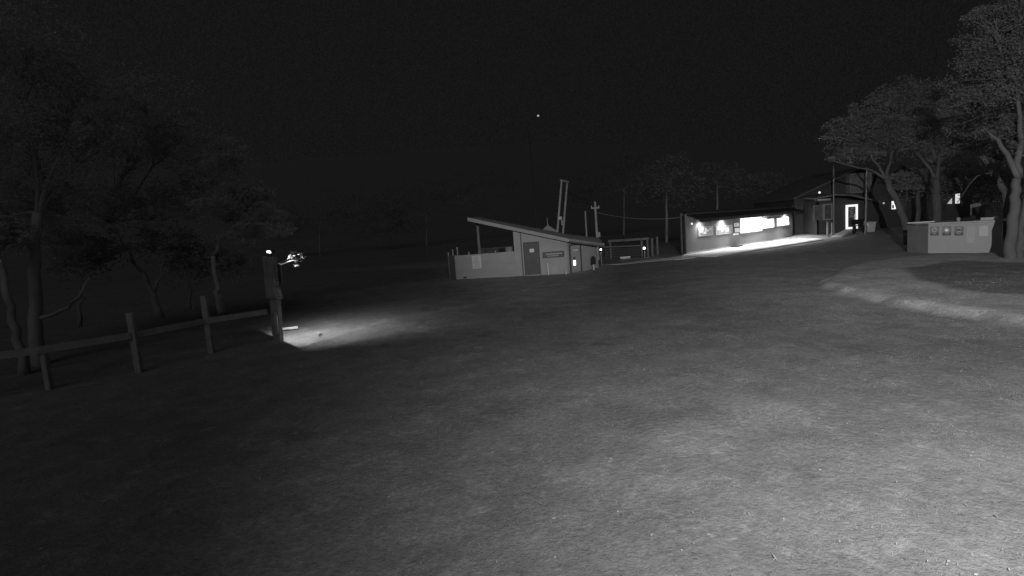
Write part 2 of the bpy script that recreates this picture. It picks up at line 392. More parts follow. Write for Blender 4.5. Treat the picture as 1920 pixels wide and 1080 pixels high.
# notice
no, a, nn, c, W, H_ = plate('notice', hl, hm, 885.5, 902.5, 479, 503.5, mat('notice_paper', .52,.12,5,.8), hut, .03, .02)
a3 = Vector((a.x,a.y,0)); b = MB()
for k in range(8):
    ww = W*random.uniform(.45,.8)
    b.box(c + nn*.016 + Vector((0,0,H_*(.38-.108*k))) + a3*random.uniform(-.05,.05), (ww,.006,.035), (a.x,a.y))
b.build('lettering', mat('faded_ink', .3,.2,8,.8), no)
# pipes and small things on the wall
b = MB(); p = G(1028,516)+Vector((0,-.1,0)); b.tube([p+Vector((0,0,.02)), p+Vector((0,0,.78))], .05); b.build('pipe', HP, hut).data.materials[0] = mat('pvc', .55,.1,3,.5)
b = MB(); p = G(1061,514)+Vector((0,-.12,0)); b.tube([p, p+Vector((0,0,.22)), p+Vector((0,-.1,.28))], .04); b.build('tap', mat('pvc', .5), hut)
b = MB(); p = at(872,520,33.75); b.box(p,(.2,.05,.08)); b.build('vent', mat('black', .02,.2,3,.8), hut)
b = MB()
for k in range(16):
    t = k/15; p = hm.lerp(hc, .35+.62*t)+Vector((0,-.08,0)); b.ball((p.x,p.y,.0+random.uniform(0,.06)), random.uniform(.05,.11))
# things stored inside the verandah
st = [(0,'stored timber pile in the shade of the hut verandah','timber pile',915,460,36.2),(1,'round drum standing behind the low hut wall','drum',955,462,35.6)]
b = MB()
for k in range(9): 
    z = .9+.12*k; b.box((-1.3+random.uniform(-.2,.2), 36.2, z), (1.8+random.uniform(-.5,.5), .25, .09), (1,random.uniform(-.1,.1)))
for x in (-2.1,-.5): b.box((x,36.2,.42),(.12,.3,.84))
o = b.build('timber_pile', mat('pile_timber', .07,.3,3,.9)); own(o,(-1.3,36.2,0)); tag(o, 'stacked boards on trestles under the hut verandah roof', 'timber stack')
b = MB(); b.tube([(.0,35.6,0),(.0,35.6,.88),(.0,35.6,.9),(.0,35.6,1.85)], [.29,.29,.31,.29], 14); b.tube([(0,35.6,1.85),(0,35.6,1.9)],[.3,.3],14)
o = b.build('drum', mat('drum_metal', .22,.3,3,.5), smooth=False); own(o,(0,35.6,0)); tag(o, 'tall dull drum standing behind the low verandah wall, beside the door', 'drum')
# thin posts behind the left end of the verandah wall
for i,(px,top,w_) in enumerate(((840.5,473.5,.05),(848.5,468,.045),(857,463.5,.05))):
    p = at(px, top, 35.2); b = MB(); b.tube([(p.x,p.y,-.05),(p.x,p.y,p.z-.1)], w_, 8); b.ball((p.x,p.y,p.z-.05), w_*1.5)
    o = b.build('metal_post', mat('galvanised', .32,.15,3,.4)); own(o,(p.x,p.y,0))
    tag(o, ['shortest thin metal post, at the outer left corner of the hut','middle thin metal post of three behind the hut\'s left end','tallest thin metal post of three behind the hut\'s left end'][i], 'post', 'thin posts at the left end of the hut')
# small dark box on pale leg at the hut corner
p = at(1113.5,506,33.1); t = thing('post_box', (p.x,p.y,0), 'small dark box on a short pale leg at the right corner of the hut', 'post box')
b = MB(); b.tube([p, p+Vector((0,0,.35))], .07, 8); b.build('leg', mat('pvc', .5), t)
b = MB(); b.box(p+Vector((0,0,.58)), (.28,.24,.42)); b.box(p+Vector((0,0,.83)), (.18,.2,.12)); b.build('box', mat('black', .03), t, bevel=.03)

# ------------------------------------------------------------------ small lamps by the hut
LAMP = mat('lamp_glow', .9, emit=2.5)
def dot_lamp(px, py, Y, r, label, pw):
    p = at(px,py,Y); t = thing('post_lamp', (p.x,p.y,0), label, 'lamp', 'small post lamps beyond the hut')
    b = MB(); b.tube([(p.x,p.y,-.05),(p.x,p.y,p.z-r)], .045, 8); b.build('post', mat('galvanised', .32), t)
    b = MB(); b.ball(p, r, nu=14, nv=9); b.build('bulb', LAMP, t, True)
    b = MB(); b.tube([(p.x,p.y,p.z-r*1.3),(p.x,p.y,p.z-r*.7)], r*.8, 10); b.build('collar', mat('black',.03), t)
    lamp('bulb_light', 'POINT', (p.x,p.y-r-.03,p.z), pw, rad=.05, parent=t)
dot_lamp(1126.5,468,37.2,.078,'smaller bright post lamp at the right corner of the pale hut', 2)
dot_lamp(1208,465.5,41.5,.11,'larger bright post lamp at the right end of the timber frame', 2)
# timber frame (loading rack)
p0 = at(1144,452,42.5); p1 = at(1214,447.5,42.5)
t = thing('loading_rack', (p0.x,p0.y,0), 'open timber rack with a top beam and mid rail between hut and kiosk', 'rack')
TB = mat('grey_timber', .2,.25,3,.8,.2)
b = MB(); v = (p1-p0).normalized()
c = (p0+p1)/2; b.hexa([p0-v*.2+Vector((0,s,z)) for s,z in ((-.08,-.09),)]+[p1+v*.1+Vector((0,-.08,-.09)), p1+v*.1+Vector((0,.08,-.09)), p0-v*.2+Vector((0,.08,-.09))],
    [p0-v*.2+Vector((0,-.08,.09)), p1+v*.1+Vector((0,-.08,.09)), p1+v*.1+Vector((0,.08,.09)), p0-v*.2+Vector((0,.08,.09))]); b.build('beam', TB, t)
q0 = at(1130,463.5,42.4); q1 = at(1204,460.5,42.4); b = MB(); b.tube([q0,q1], .06, 6); b.build('rail', TB, t)
for px in (1144,1214,1203): 
    q = at(px,460,42.55); b = MB(); b.box((q.x,q.y,(p0.z-.09)/2), (.14,.12,p0.z-.1)); b.build('post', TB, t)
b = MB(); q0 = at(1134,475,43.2); q1 = at(1216,470,43.2)
for k in range(4): b.box(((q0.x+q1.x)/2, 43.2, .12+.23*k), (q1.x-q0.x,.05,.19))
b.build('back_boards', DK, t)
p = at(1172,482,40.6); b = MB(); b.box((p.x,p.y,p.z-.05),(.8,.3,.16),(1,.05)); o = b.build('concrete_block', mat('bright_slab', .8,.05,2,.6), bevel=.02); own(o,(p.x,p.y,h1(p.x,p.y)))
tag(o,'pale block lying lit on the ground in front of the timber rack','block')
lamp('slab_light','SPOT',(p.x,p.y-.1,p.z+1.9),40,(p.x,p.y,p.z),34,.6,.03)
for i,(px,Y_,top) in enumerate(((1222,43,448),(1231.5,44,445))):
    p = at(px,top,Y_); b = MB(); b.box((p.x,Y_,p.z/2-.05),(.16,.14,p.z+.1)); b.box((p.x,Y_,p.z+.03),(.2,.18,.05)); o = b.build('timber_post', TB); own(o,(p.x,Y_,0))
    tag(o,['thick dark timber post just right of the timber rack','thick dark timber post nearer the kiosk, second right of the rack'][i],'post','dark posts right of the rack')

# ------------------------------------------------------------------ poles, tower, wire
GV = mat('galvanised', .32)
t0 = at(1045.5,430,47); t1 = at(1053,338,47); s0 = at(1056,432,47.6); s1 = at(1063.5,341,47.6)
def ext(a, b_, z=0): k = (a.z-z)/(b_.z-a.z); return a-(b_-a)*k
t = thing('lift_tower', (t0.x,t0.y,0), 'tall leaning twin-leg steel frame rising behind the hut roof', 'tower')
GT = mat('tower_steel', .42,.25,2,.5,.1)
for a_, b_ in ((t0,t1),(s0,s1)):
    b = MB(); b.tube([ext(a_,b_), b_], [.11,.09], 8); b.build('leg', GT, t)
b = MB(); b.tube([t1+Vector((-.1,0,.02)), s1+Vector((.1,0,-.02))], .1, 8); b.build('top_bar', GT, t)
for k in (.25,.45,.65,.85):
    b = MB(); b.tube([t0.lerp(t1,k-.1), s0.lerp(s1,k)], .02, 5); b.build('brace', DK, t)
b = MB(); p = at(1050,409,46.9); b.box(p,(.36,.2,.3)); b.box(p+Vector((.15,0,-.4)),(.1,.1,.5)); b.build('lamp_housing', mat('pale_metal', .6), t, bevel=.03)
def pole(px0,py0,px1,py1,Y_,r,label,arm=None):
    a_ = at(px0,py0,Y_); b_ = at(px1,py1,Y_)
    t = thing('utility_pole', tuple(ext(a_,b_)), label, 'pole', 'poles behind the hut')
    b = MB(); b.tube([ext(a_,b_), b_], [r*1.15,r*.9], 9); b.build('shaft', GT, t)
    if arm:
        c = at(px1+.5, arm, Y_); b = MB(); b.box(c,(.7,.12,.12)); b.build('crossarm', GT, t)
        for k in (-.3,.3):
            b = MB(); b.tube([c+Vector((k,0,.05)), c+Vector((k,0,.2))],[.05,.03],8); b.build('insulator', mat('porcelain', .6), t)
        b = MB(); b.box(at(1121,440,Y_-.2),(.35,.25,.4)); b.build('meter_box', GT, t)
    return a_, b_
pole(1100,443,1097.3,396,45,.07,'shorter plain pole left of the pole with the crossarm')
pole(1119.5,445,1115.5,378,43,.1,'taller pole with a crossarm behind the right end of the hut', 390)
b = MB(); wa = at(1117,398,43); wb = at(1281,407,41.5); pts = []
for k in range(15):
    s = k/14; p = wa.lerp(wb,s); p.z -= .55*4*s*(1-s)*.6; pts.append(p)
b.tube(pts, .018, 5); o = b.build('overhead_wire', mat('cable', .25,.1,2,.6)); own(o,wa); tag(o,'thin sagging wire from the crossarm pole to the kiosk corner','wire')
# pyramid-roofed shed behind the hut
p = at(1027,437,43); apx = at(1027,421.5,43); t = thing('shed', (p.x,p.y,0), 'small shed behind the hut, only its pointed roof and finial showing', 'shed')
b = MB(); b.box((p.x,p.y,(p.z)/2),(1.3,1.3,p.z)); b.build('wall', DK, t)
b = MB(); s = .85; z0 = p.z; b.add([(p.x-s,p.y-s,z0),(p.x+s,p.y-s,z0),(p.x+s,p.y+s,z0),(p.x-s,p.y+s,z0),tuple(apx)],[(3,2,1,0),(0,1,4),(1,2,4),(2,3,4),(3,0,4)]); b.build('roof', RF, t)
b = MB(); b.tube([apx-Vector((0,0,.05)), apx+Vector((-.03,0,.6))],[.04,.02],6); b.build('finial', GV, t)

# ------------------------------------------------------------------ lit kiosk
kl = G(1288,478); kr = G(1487,447); ax = (kr-kl).normalized(); kn = Vector((ax.y,-ax.x,0)); KH = 3.25
KW = mat('kiosk_wall', .19,.08,1.5,.75,.1,10)
k = thing('kiosk', (kl.x,kl.y,0), 'long low kiosk with brightly lit front wall, posters and serving hatches', 'kiosk')
LEN = (kr-kl).length
b = MB()
b.slab(kl, kr, -.2, KH, .2)
KBk = kl-kn*6+ax*9.6
b.slab(kr, kr-kn*6, -.2, KH-.02, .2); b.slab(kl+ax*.01-kn*.21, KBk, -.2, KH-.02, .2); b.slab(kr-kn*6, KBk, -.2, KH-.02, .2)
b.build('wall', KW, k)
def kp(s, o_, z): v = kl + ax*s + kn*o_; return Vector((v.x,v.y,z))
b = MB(); b.hexa([kp(-.1,.05,KH+.003),kp(LEN+.02,.05,KH+.003),kp(LEN+.02,-6.3,KH+.003),kp(9.6,-6.3,KH+.003)],[kp(-.1,.05,KH+.12),kp(LEN+.02,.05,KH+.12),kp(LEN+.02,-6.3,KH+.3),kp(9.6,-6.3,KH+.3)])
b.build('roof', mat('kiosk_roof', .05,.2,2,.7), k)
# awning over the front: sloping sheet with deep fascia
b = MB(); AO = 1.15
b.hexa([kp(.12,.0,KH-.1),kp(LEN-.3,.0,KH-.1),kp(LEN-.3,AO,2.72),kp(.12,AO,2.72)],[kp(.12,.0,KH-.04),kp(LEN-.3,.0,KH-.04),kp(LEN-.3,AO,2.78),kp(.12,AO,2.78)])
b.hexa([kp(.12,AO,2.56),kp(LEN-.3,AO,2.6),kp(LEN-.3,AO+.05,2.6),kp(.12,AO+.05,2.56)],[kp(.12,AO,2.82),kp(LEN-.3,AO,2.82),kp(LEN-.3,AO+.05,2.82),kp(.12,AO+.05,2.82)])
b.build('awning', mat('black_sheet', .03,.2,2,.8), k)
b = MB(); b.slab(kl+kn*.05, kr+kn*.05, .02, .2, .045); b.build('plinth', mat('plinth', .42,.15,3,.8), k)
b = MB(); p = G(1279.5,478.5); top = at(1279,400,p.y); b.box((p.x,p.y,top.z/2),(.17,.17,top.z)); b.build('corner_post', mat('corner_post', .11,.2,3,.7), k)
b = MB(); p = kp(0,0,0); b.box(kp(-.17,-.1,1.6),(.2,.12,3.2),(ax.x,ax.y)); b.build('post_gap_shade', mat('black', .03), k)  # black strip stands for the shade between corner post and wall
st_, *_ = plate('step', kl, kr, 1375, 1387.5, 460.5, 464, mat('black', .03), k, .35, .5)
GLW = mat('hatch_light', .9, emit=2.6)
POS = mat('poster_white', .75,.5,3.5,.6)
KB = mat('board_frame', .06,.1,2,.7)
# serving hatches: lit panes in frames
for x0,x1,y0,y1,lab in ((1388.5,1428,408.5,434,'widest brightly lit serving hatch'),(1429.5,1450.5,411.5,426.5,'lit serving hatch of middle size'),(1456.5,1478,409,422,'separate lit hatch near the right end')):
    o, a, nn, c, W, H_ = plate('serving_hatch', kl, kr, x0,x1,y0,y1, GLW, k, .05,.05); o['label'] = lab
    frame('frame', o, a, nn, c, W, H_, .07, .09, mat('hatch_frame', .7,.1,2,.5), .01)
    a3 = Vector((a.x,a.y,0))
    for s in ((-.17,.17) if W > 2.4 else (0,)): b = MB(); b.box(c+a3*W*s+nn*.04,(.05,.04,H_),(a.x,a.y)); b.build('mullion', mat('hatch_frame', .7), o)
# posters (boards with printed patches; nothing on them can be read)
for x0,x1,y0,y1,lab in ((1310,1335.5,426,441,'wide poster board at the left end'),(1343,1372.5,424,438,'second wide poster board'),(1375.5,1386,417.5,425,'small upper poster'),(1377,1387,427.5,435.5,'small lower poster')):
    o, a, nn, c, W, H_ = plate('poster', kl, kr, x0,x1,y0,y1, POS if x1-x0<12 else mat('poster_grey', .34,.55,2.2,.6), k, .04,.03); o['label'] = lab
    frame('frame', o, a, nn, c, W, H_, .05, .04, KB if x1-x0<12 else mat('poster_edge', .5), .005)
    if x1-x0 > 12:
        a3 = Vector((a.x,a.y,0))
        for q in range(9): b = MB(); b.box(c+nn*(.018+.002*q)+a3*W*random.uniform(-.38,.38)+Vector((0,0,H_*random.uniform(-.3,.32))), (W*random.uniform(.08,.24),.006,H_*random.uniform(.12,.3)),(a.x,a.y)); b.build('printed_patch', mat('poster_print', .85,.1,4,.6), o)
o, a, nn, c, W, H_ = plate('shelf_sign', kl, kr, 1376,1384,437.5,440.5, POS, k, .3,.1); b = MB(); b.box(c-nn*.13-Vector((0,0,.12)),(.1,.3,.1),(nn.x,nn.y)); b.build('bracket', KB, o)
# downlights under the awning
LA = mat('lamp_glow', .9)
for s, pw, big in ((1.9,95,0),(5.4,130,0),(9.4,170,1),(13.0,170,1),(17.6,110,0)):
    t = k
    b = MB(); c = kp(s,.38,KH-.42 if not big else KH-.5)
    b.tube([c+Vector((0,0,.12)), c+Vector((0,0,.02))],[.09,.13],12); f = b.build('light_fitting', mat('fitting', .5,.1,3,.4), k)
    b = MB(); b.ball(c-Vector((0,0,.03)), .08 if not big else .13); b.build('bulb', LA, f, True)
    lamp('fitting_light','SPOT', c-Vector((0,0,.18)), pw*2.6, c+kn*.3-Vector((0,0,3)), 165, .9, .2)
for s in (6.2,11.2,16.2): lamp('ground_downlight','SPOT', kp(s,.85,2.78), 620 if s > 7 else 420, kp(s+.2,2.3,0), 132, .8, .05)
b = MB(); c = kp(13.4,.25,2.75); b.box(c,(.55,.25,.22),(ax.x,ax.y)); f = b.build('floodlight', mat('flood_glow', .9, emit=5), k)
b = MB(); p = kp(.55,.2,2.45); b.ball(p,.09); b.build('bulb', mat('dim_glow', .8, emit=.8), k, True)

# ------------------------------------------------------------------ lodge behind, right of the kiosk
DW = mat('lodge_boards', .07,.25,2,.8,.2,8,stretch=(1,1,6)); LR = mat('lodge_roof', .1,.2,2,.7)
YL = 54.0; zb_ = -.2
lod = thing('lodge', (at(1600,430,YL).x, YL, 0), 'dark gabled lodge with a glowing glass entrance door right of the kiosk', 'lodge')
xl = at(1490,400,YL).x; xr = at(1745,400,YL).x; za = at(1604,318,YL).z; xa = at(1604,318,YL).x
zel = at(1490,370,YL).z; zer = at(1745,372,YL).z
b = MB(); D = 9
b.add([(xl,YL,zb_),(xr,YL,zb_),(xr,YL,zer),(xa,YL,za),(xl,YL,zel),(xl,YL+D,zb_),(xr,YL+D,zb_),(xr,YL+D,zer),(xa,YL+D,za),(xl,YL+D,zel)],
    [(0,1,2,3,4),(9,8,7,6,5),(1,6,7,2),(5,0,4,9),(0,5,6,1)])
b.build('wall', DW, lod)
b = MB(); u = Vector((0,0,.18))
for (A0,B0) in ((Vector((xl-.5,0,zel-.25)),Vector((xa,0,za+.02))),(Vector((xa,0,za+.02)),Vector((xr+.5,0,zer-.25)))):
    q = [Vector((A0.x,YL-.7,A0.z)),Vector((B0.x,YL-.7,B0.z)),Vector((B0.x,YL+D+.5,B0.z)),Vector((A0.x,YL+D+.5,A0.z))]; b.hexa(q,[v+u for v in q])
rf = b.build('roof', LR, lod)
# porch block
YP = 51.5; P0 = at(1533,440,YP); P1 = at(1648,430,YP); zc = at(1590,368,YP).z
b = MB(); b.slab((P0.x,YP),(P1.x,YP), .3, (at(1533,371,YP).z, at(1648,378,YP).z), .12); b.v = [(x,y,z) for x,y,z in b.v]
b.slab((P0.x,YL),(P0.x,YP+.0), .3, at(1533,371,YP).z-.02,.12); b.slab((P1.x,YP+.13),(P1.x,YL),.3,at(1648,378,YP).z-.02,.12)
b.build('porch_wall', mat('porch_boards', .06,.2,2,.8,.15,8), lod)
b = MB(); pts_ = [at(1528,374,YP-.35), at(1567,367,YP-.35), at(1600,367.5,YP-.35), at(1652,380,YP-.35)]
for i in range(3):
    A0, B0 = pts_[i], pts_[i+1]; q = [A0,B0,B0+Vector((0,3,.25)),A0+Vector((0,3,.25))]; b.hexa(q,[v+Vector((0,0,.16)) for v in q])
b.build('porch_roof', mat('porch_roof', .13,.15,2,.7), lod)
def rect(name, Y_, x0,x1,y0,y1, m, parent, th=.05):
    a_ = at(x0,y1,Y_); c_ = at(x1,y1,Y_); t_ = at(x0,y0,Y_); z1 = at((x0+x1)/2,y1,Y_).z; z2 = at((x0+x1)/2,y0,Y_).z
    b = MB(); b.box(((a_.x+c_.x)/2, Y_, (z1+z2)/2), (c_.x-a_.x, th, z2-z1)); o = b.build(name, m, parent)
    return o, Vector(((a_.x+c_.x)/2, Y_, (z1+z2)/2)), c_.x-a_.x, z2-z1
ex = Vector((1,0,0)); ey = Vector((0,-1,0))
dr, c, W, H_ = rect('entrance_door', YP-.05, 1589.5,1604,387.5,425.5, mat('glass_dark', .09,.6,2.5,.15,spec=.5), lod)
frame('lit_frame', dr, ex, ey, c, W, H_, .2, .08, mat('door_glow', .8, emit=.85), .02)
b = MB(); 
for q in range(6): b.box(c+Vector((random.uniform(-.12,.12),-.03,.85-.17*q)), (.34+random.uniform(-.1,.08),.008,.06))
b.build('notice', mat('notice_grey', .35,.3,6,.7), dr)
b = MB(); b.tube([c+Vector((W*.32,-.1,-.35)), c+Vector((W*.32,-.1,.25))], .025, 6); b.build('handle', mat('steel',.5), dr)
wn, c, W, H_ = rect('window', YP-.05, 1546,1558,384.5,410, mat('glass_dark',.09), lod)
frame('window_frame', wn, ex, ey, c, W, H_, .14, .08, mat('trim_grey', .24,.1,2,.7), .01)
wn, c, W, H_ = rect('window', YP-.05, 1527,1541,386,411, mat('glass_dark',.09), lod)
frame('window_frame', wn, ex, ey, c, W, H_, .08, .08, mat('trim_dim', .15,.1,2,.7), .01)
rect('signboard', YP-.12, 1532.5,1557,372.8,376, mat('sign_pale', .38,.2,3,.7), lod, .06)
# upper window box (dormer) on the gable
o, c, W, H_ = rect('dormer', YL-.35, 1592,1628,327,360, mat('dormer_boards', .17,.2,2,.8), lod, .6)
frame('dormer_trim', o, ex, ey, c, W, H_, .1, .64, mat('trim_grey', .24), .0)
# wall lamps
b = MB(); p = at(1536.5,361,YP-.4); b.ball(p,.11); o = b.build('roof_lamp', mat('dim_glow',.8), lod, True)
b = MB(); p = at(1657,381,YL-.15); b.ball(p,.1); b.build('wall_lamp', mat('faint_glow', .8, emit=.25), lod, True)
wn, c, W, H_ = rect('lit_window', YL-.05, 1671,1682,377,392, mat('window_bright', .8, emit=1.1), lod)
b = MB(); b.box(c+Vector((0,-.05,H_*.22)),(W,.03,.05)); b.box(c+Vector((-W*.25,-.05,-.15)),(W*.3,.03,H_*.45)); b.build('blind', mat('trim_grey',.24), wn)
frame('window_frame', wn, ex, ey, c, W, H_, .08, .08, mat('trim_dim', .15), .01)
lamp('door_light','POINT',(at(1597,405,YP).x, YP-.9, 2.6), 4, rad=.2)
# ramp to the entrance
r0 = at(1556,441,49.0); r1 = at(1578,441,48.6); r2 = at(1603,429.5,51.3); r3 = at(1585,430,51.3)
for v in (r0,r1): v.z = h1(v.x,v.y)+.05
for v in (r2,r3): v.z = .62
b = MB(); b.hexa([v-Vector((0,0,.35)) for v in (r0,r1,r2,r3)],[r0,r1,r2,r3]); tag(b.build('ramp', mat('ramp_boards', .5,.15,2,.8)), kind='structure')
# verandah posts of the porch front (left of the ramp)
for i,px in enumerate((1552,1560.5)):
    p = at(px,420,49.8+.4*i); zt_ = at(px,416+2*i,49.8).z; b = MB(); b.box((p.x,p.y,(zt_)/2),(.16,.14,zt_)); b.box((p.x,p.y,zt_+.02),(.24,.2,.05))
    o = b.build('bollard', mat('bollard_grey', .2,.2,3,.7)); own(o,(p.x,p.y,h1(p.x,p.y))); tag(o,['squat grey bollard on the far left of the entrance ramp','thinner grey bollard right beside the entrance ramp'][i],'bollard','bollards at the entrance ramp')
# poles in front of the lodge
p = at(1563,345,50.5); q = at(1563,311,50.5); b = MB(); b.tube([(p.x,p.y,-.1),(q.x,q.y,q.z-1.5)], .05, 8); b.tube([(q.x,q.y,q.z-1.5),tuple(q)], .07, 8); b.ball(q,.09)
o = b.build('flag_pole', mat('flag_pole', .2,.2,3,.5)); own(o,(p.x,p.y,0)); tag(o,'thin pole with pale tip rising left of the lodge gable','pole')
p = at(1622.5,434,49.5); q = at(1625.5,318,49.5); t = thing('light_pole', (p.x,p.y,0), 'tall slender pale pole standing beside the wheelie bin', 'pole')
b = MB(); b.tube([(p.x,p.y,-.1),tuple(q)],[.09,.06],9); b.build('shaft', mat('pale_pole', .24,.15,2,.5), t)
b = MB(); b.ball(q+Vector((0,0,.1)),.13); b.build('cap', mat('pale_pole',.32), t)
# wheelie bin
p = G(1630.5,437.5,.1); p.z = h1(p.x,p.y); t = thing('rubbish_bin', tuple(p), 'pale rubbish bin with lid at the foot of the slender pole', 'bin')
BW = mat('bin_plastic', .6,.12,3,.5); hh = at(1630,416,p.y).z - p.z
b = MB(); b.hexa([p+Vector(v) for v in ((-.3,-.3,.05),(.3,-.3,.05),(.3,.3,.05),(-.3,.3,.05))],[p+Vector(v) for v in ((-.4,-.36,hh-.1),(.4,-.36,hh-.1),(.4,.36,hh-.1),(-.4,.36,hh-.1))]); b.build('body', BW, t, bevel=.03)
b = MB(); b.hexa([p+Vector(v) for v in ((-.43,-.4,hh-.095),(.43,-.4,hh-.095),(.43,.4,hh-.095),(-.43,.4,hh-.095))],[p+Vector(v) for v in ((-.4,-.36,hh-.02),(.4,-.36,hh-.02),(.38,.36,hh+.04),(-.38,.36,hh+.04))]); b.build('lid', BW, t)
for s in (-1,1): b = MB(); b.tube([p+Vector((s*.3,.3,.1)), p+Vector((s*.36,.3,.1))], .1, 12); b.build('wheel', mat('black',.03), t)
# dark bench in front of the door
p = at(1611,431,50.3); t = thing('bench', (p.x,p.y,p.z-.3), 'dark bench between the glowing door and the slender pole', 'bench')
b = MB(); b.box((p.x,p.y,p.z+.42),(1.15,.45,.08)); b.build('seat', mat('black',.03), t)
b = MB(); b.box((p.x,p.y+.22,p.z+.78),(1.15,.06,.5)); b.build('backrest', mat('black',.03), t)
for s in (-.48,.48): b = MB(); b.box((p.x+s,p.y,p.z+.05),(.1,.4,.66)); b.build('leg', mat('black',.03), t)

# second building behind the right trees
YH = 50.0; hx0 = at(1745,400,YH).x; hx1 = at(1990,400,YH).x
hs = thing('cabin', ((hx0+hx1)/2,YH,0), 'dark cabin behind the gum trees with two small lit windows', 'cabin')
b = MB(); b.box(((hx0+hx1)/2,YH+3.06,2.3),(hx1-hx0,6,4.9)); b.build('wall', DW, hs)
b = MB(); z0 = 4.76; q = [Vector((hx0-.6,YH-.6,z0)),Vector((hx1+.6,YH-.6,z0)),Vector((hx1+.6,YH+3,z0+1.9)),Vector((hx0-.6,YH+3,z0+1.9))]; b.hexa(q,[v+Vector((0,0,.15)) for v in q])
q = [Vector((hx0-.6,YH+3.01,z0+1.9)),Vector((hx1+.6,YH+3.01,z0+1.9)),Vector((hx1+.6,YH+6.6,z0)),Vector((hx0-.6,YH+6.6,z0))]; b.hexa(q,[v+Vector((0,0,.15)) for v in q]); b.build('roof', LR, hs)
wn, c, W, H_ = rect('lit_window', YH-.03, 1790,1799,363,381.5, mat('window_pale', .8, emit=.7), hs)
frame('window_frame', wn, ex, ey, c, W, H_, .07, .07, mat('black',.03), .01)
for q in range(3): b = MB(); b.box(c+Vector((.1-.05*q,-.05,.3-.28*q)),(.2,.02,.05)); b.build('blind_slat', mat('trim_grey',.24), wn)
A0, B0, C0 = at(1776.5,382,YH-.05), at(1785,382,YH-.05), at(1785,371.5,YH-.05)
b = MB(); d_ = Vector((0,.04,0)); b.add([A0,B0,C0,A0+d_,B0+d_,C0+d_],[(0,1,2),(5,4,3),(0,3,4,1),(1,4,5,2),(2,5,3,0)])
o = b.build('lit_window', mat('window_dimmer', .8, emit=.35), hs); o['label'] = 'raked triangular lit pane'

# ------------------------------------------------------------------ pale counter wall at the right
w0 = G(1701,473); w1 = G(1740,475.5); w2 = G(1877,475); WT = 1.62
cw = thing('counter', (w1.x,w1.y,0), 'long pale panelled counter with three dark square posters, left of the big trunk', 'counter')
wa_ = (w2-w1).normalized(); wn_ = Vector((wa_.y,-wa_.x,0))
b = MB(); b.slab(w1, w2, .02, WT-.0, .1); b.build('front_panel', mat('counter_paint', .33,.06,1.2,.65,.08,8), cw)
b = MB(); b.slab(w0, w1-(w1-w0).normalized()*.012, .02, WT-.05, .1); b.build('end_panel', mat('end_panel_dark', .18,.15,2,.8), cw)  # end panel in a darker tone than the front
back = -wn_*1.6
b = MB(); zt0 = WT+.004
q = [w0+(w0-w1).normalized()*.1, w1+wn_*.08, w2+wn_*.08+wa_*.1, w2+back, w0+back*.8]
b.add([(v.x,v.y,zt0) for v in q]+[(v.x,v.y,zt0+.07) for v in q], [(4,3,2,1,0),(5,6,7,8,9)]+[(i,(i+1)%5,(i+1)%5+5,i+5) for i in range(5)]); b.build('countertop', mat('counter_top', .36,.2,2,.6), cw)
for i,(x0,x1,y0,y1,lab) in enumerate(((1744,1760.5,424.5,441.5,'left square poster with scattered dark shapes'),(1767,1783.5,424,441.5,'middle square poster with a bright centre spot'),(1789.5,1806.5,424,441.5,'right square poster with a dark oval centre'))):
    o, a, nn, c, W, H_ = plate('poster', w1, w2, x0,x1,y0,y1, mat('poster_mid', .21,.5,5,.7), cw, .02,.02); o['label'] = lab
    b = MB(); a3 = Vector((a.x,a.y,0)); e_ = nn*.014
    for s in (-1,1): b.box(c+e_+a3*s*W*.36-Vector((0,0,H_*.33)),(W*.22,.008,H_*.26),(a.x,a.y))
    b.box(c+e_-Vector((0,0,H_*.43)),(W*.9,.0085,H_*.1),(a.x,a.y)); b.build('dark_shapes', mat('poster_dark', .1,.2,3,.8), o)
    b = MB()
    for q in range(7):
        th = 2*PI*q/7; b.box(c+e_*1.1+a3*math.cos(th)*W*.22+Vector((0,0,.06+math.sin(th)*H_*.2)),(W*.16,.007,H_*.12),(a.x,a.y))
    b.build('emblem', mat('poster_light', .42,.2,4,.7), o)
    if i == 1: b = MB(); b.box(c+nn*.03+Vector((0,0,.04)),(.13,.008,.13),(a.x,a.y)); b.build('centre_spot', mat('spot_white', .85), o)
    if i == 2: b = MB(); b.box(c+nn*.03+Vector((0,0,.05)),(.2,.008,.09),(a.x,a.y)); b.build('dark_oval', mat('poster_dark', .1), o)
plate('notice', w1, w2, 1812,1829,424,456, mat('faint_sheet', .38,.08,3,.7), cw, .02,.02)[0]['label'] = 'tall faint notice'
plate('notice', w1, w2, 1836,1853,423.5,442.5, mat('pale_sheet', .47,.08,3,.7), cw, .02,.02)[0]['label'] = 'short pale notice'
# things on the counter
def on_counter(name, px, py, lab, cat, f):
    dd = ray(px,py); s = (w1+back*.35-Vector((0,0,CH))); tt = s.dot(wn_)/dd.dot(wn_); p = Vector((0,0,CH))+dd*tt; p.z = WT+.075
    b = MB(); m_ = f(b, p); o = b.build(name, m_, None); own(o,p); tag(o, lab, cat)
on_counter('roll', 1867,414,'small pale round ball sitting on the right of the counter','ball', lambda b,p: (b.ball(p+Vector((0,0,.1)),.1,nu=14,nv=9), mat('ball_white', .6))[1])
on_counter('pot', 1797,417,'small round pot on the middle of the counter','pot', lambda b,p: (b.tube([p,p+Vector((0,0,.12)),p+Vector((0,0,.2))],[.06,.1,.07],12), mat('pot_grey', .3))[1])
on_counter('cushion', 1812,412,'low dark bundle lying on the counter, right of the small pot','bundle', lambda b,p: (b.ball(p+Vector((0,0,.1)),.26,sq=.45), b.ball(p+Vector((.24,-.1,.16)),.16,sq=.8), mat('black',.03))[2])
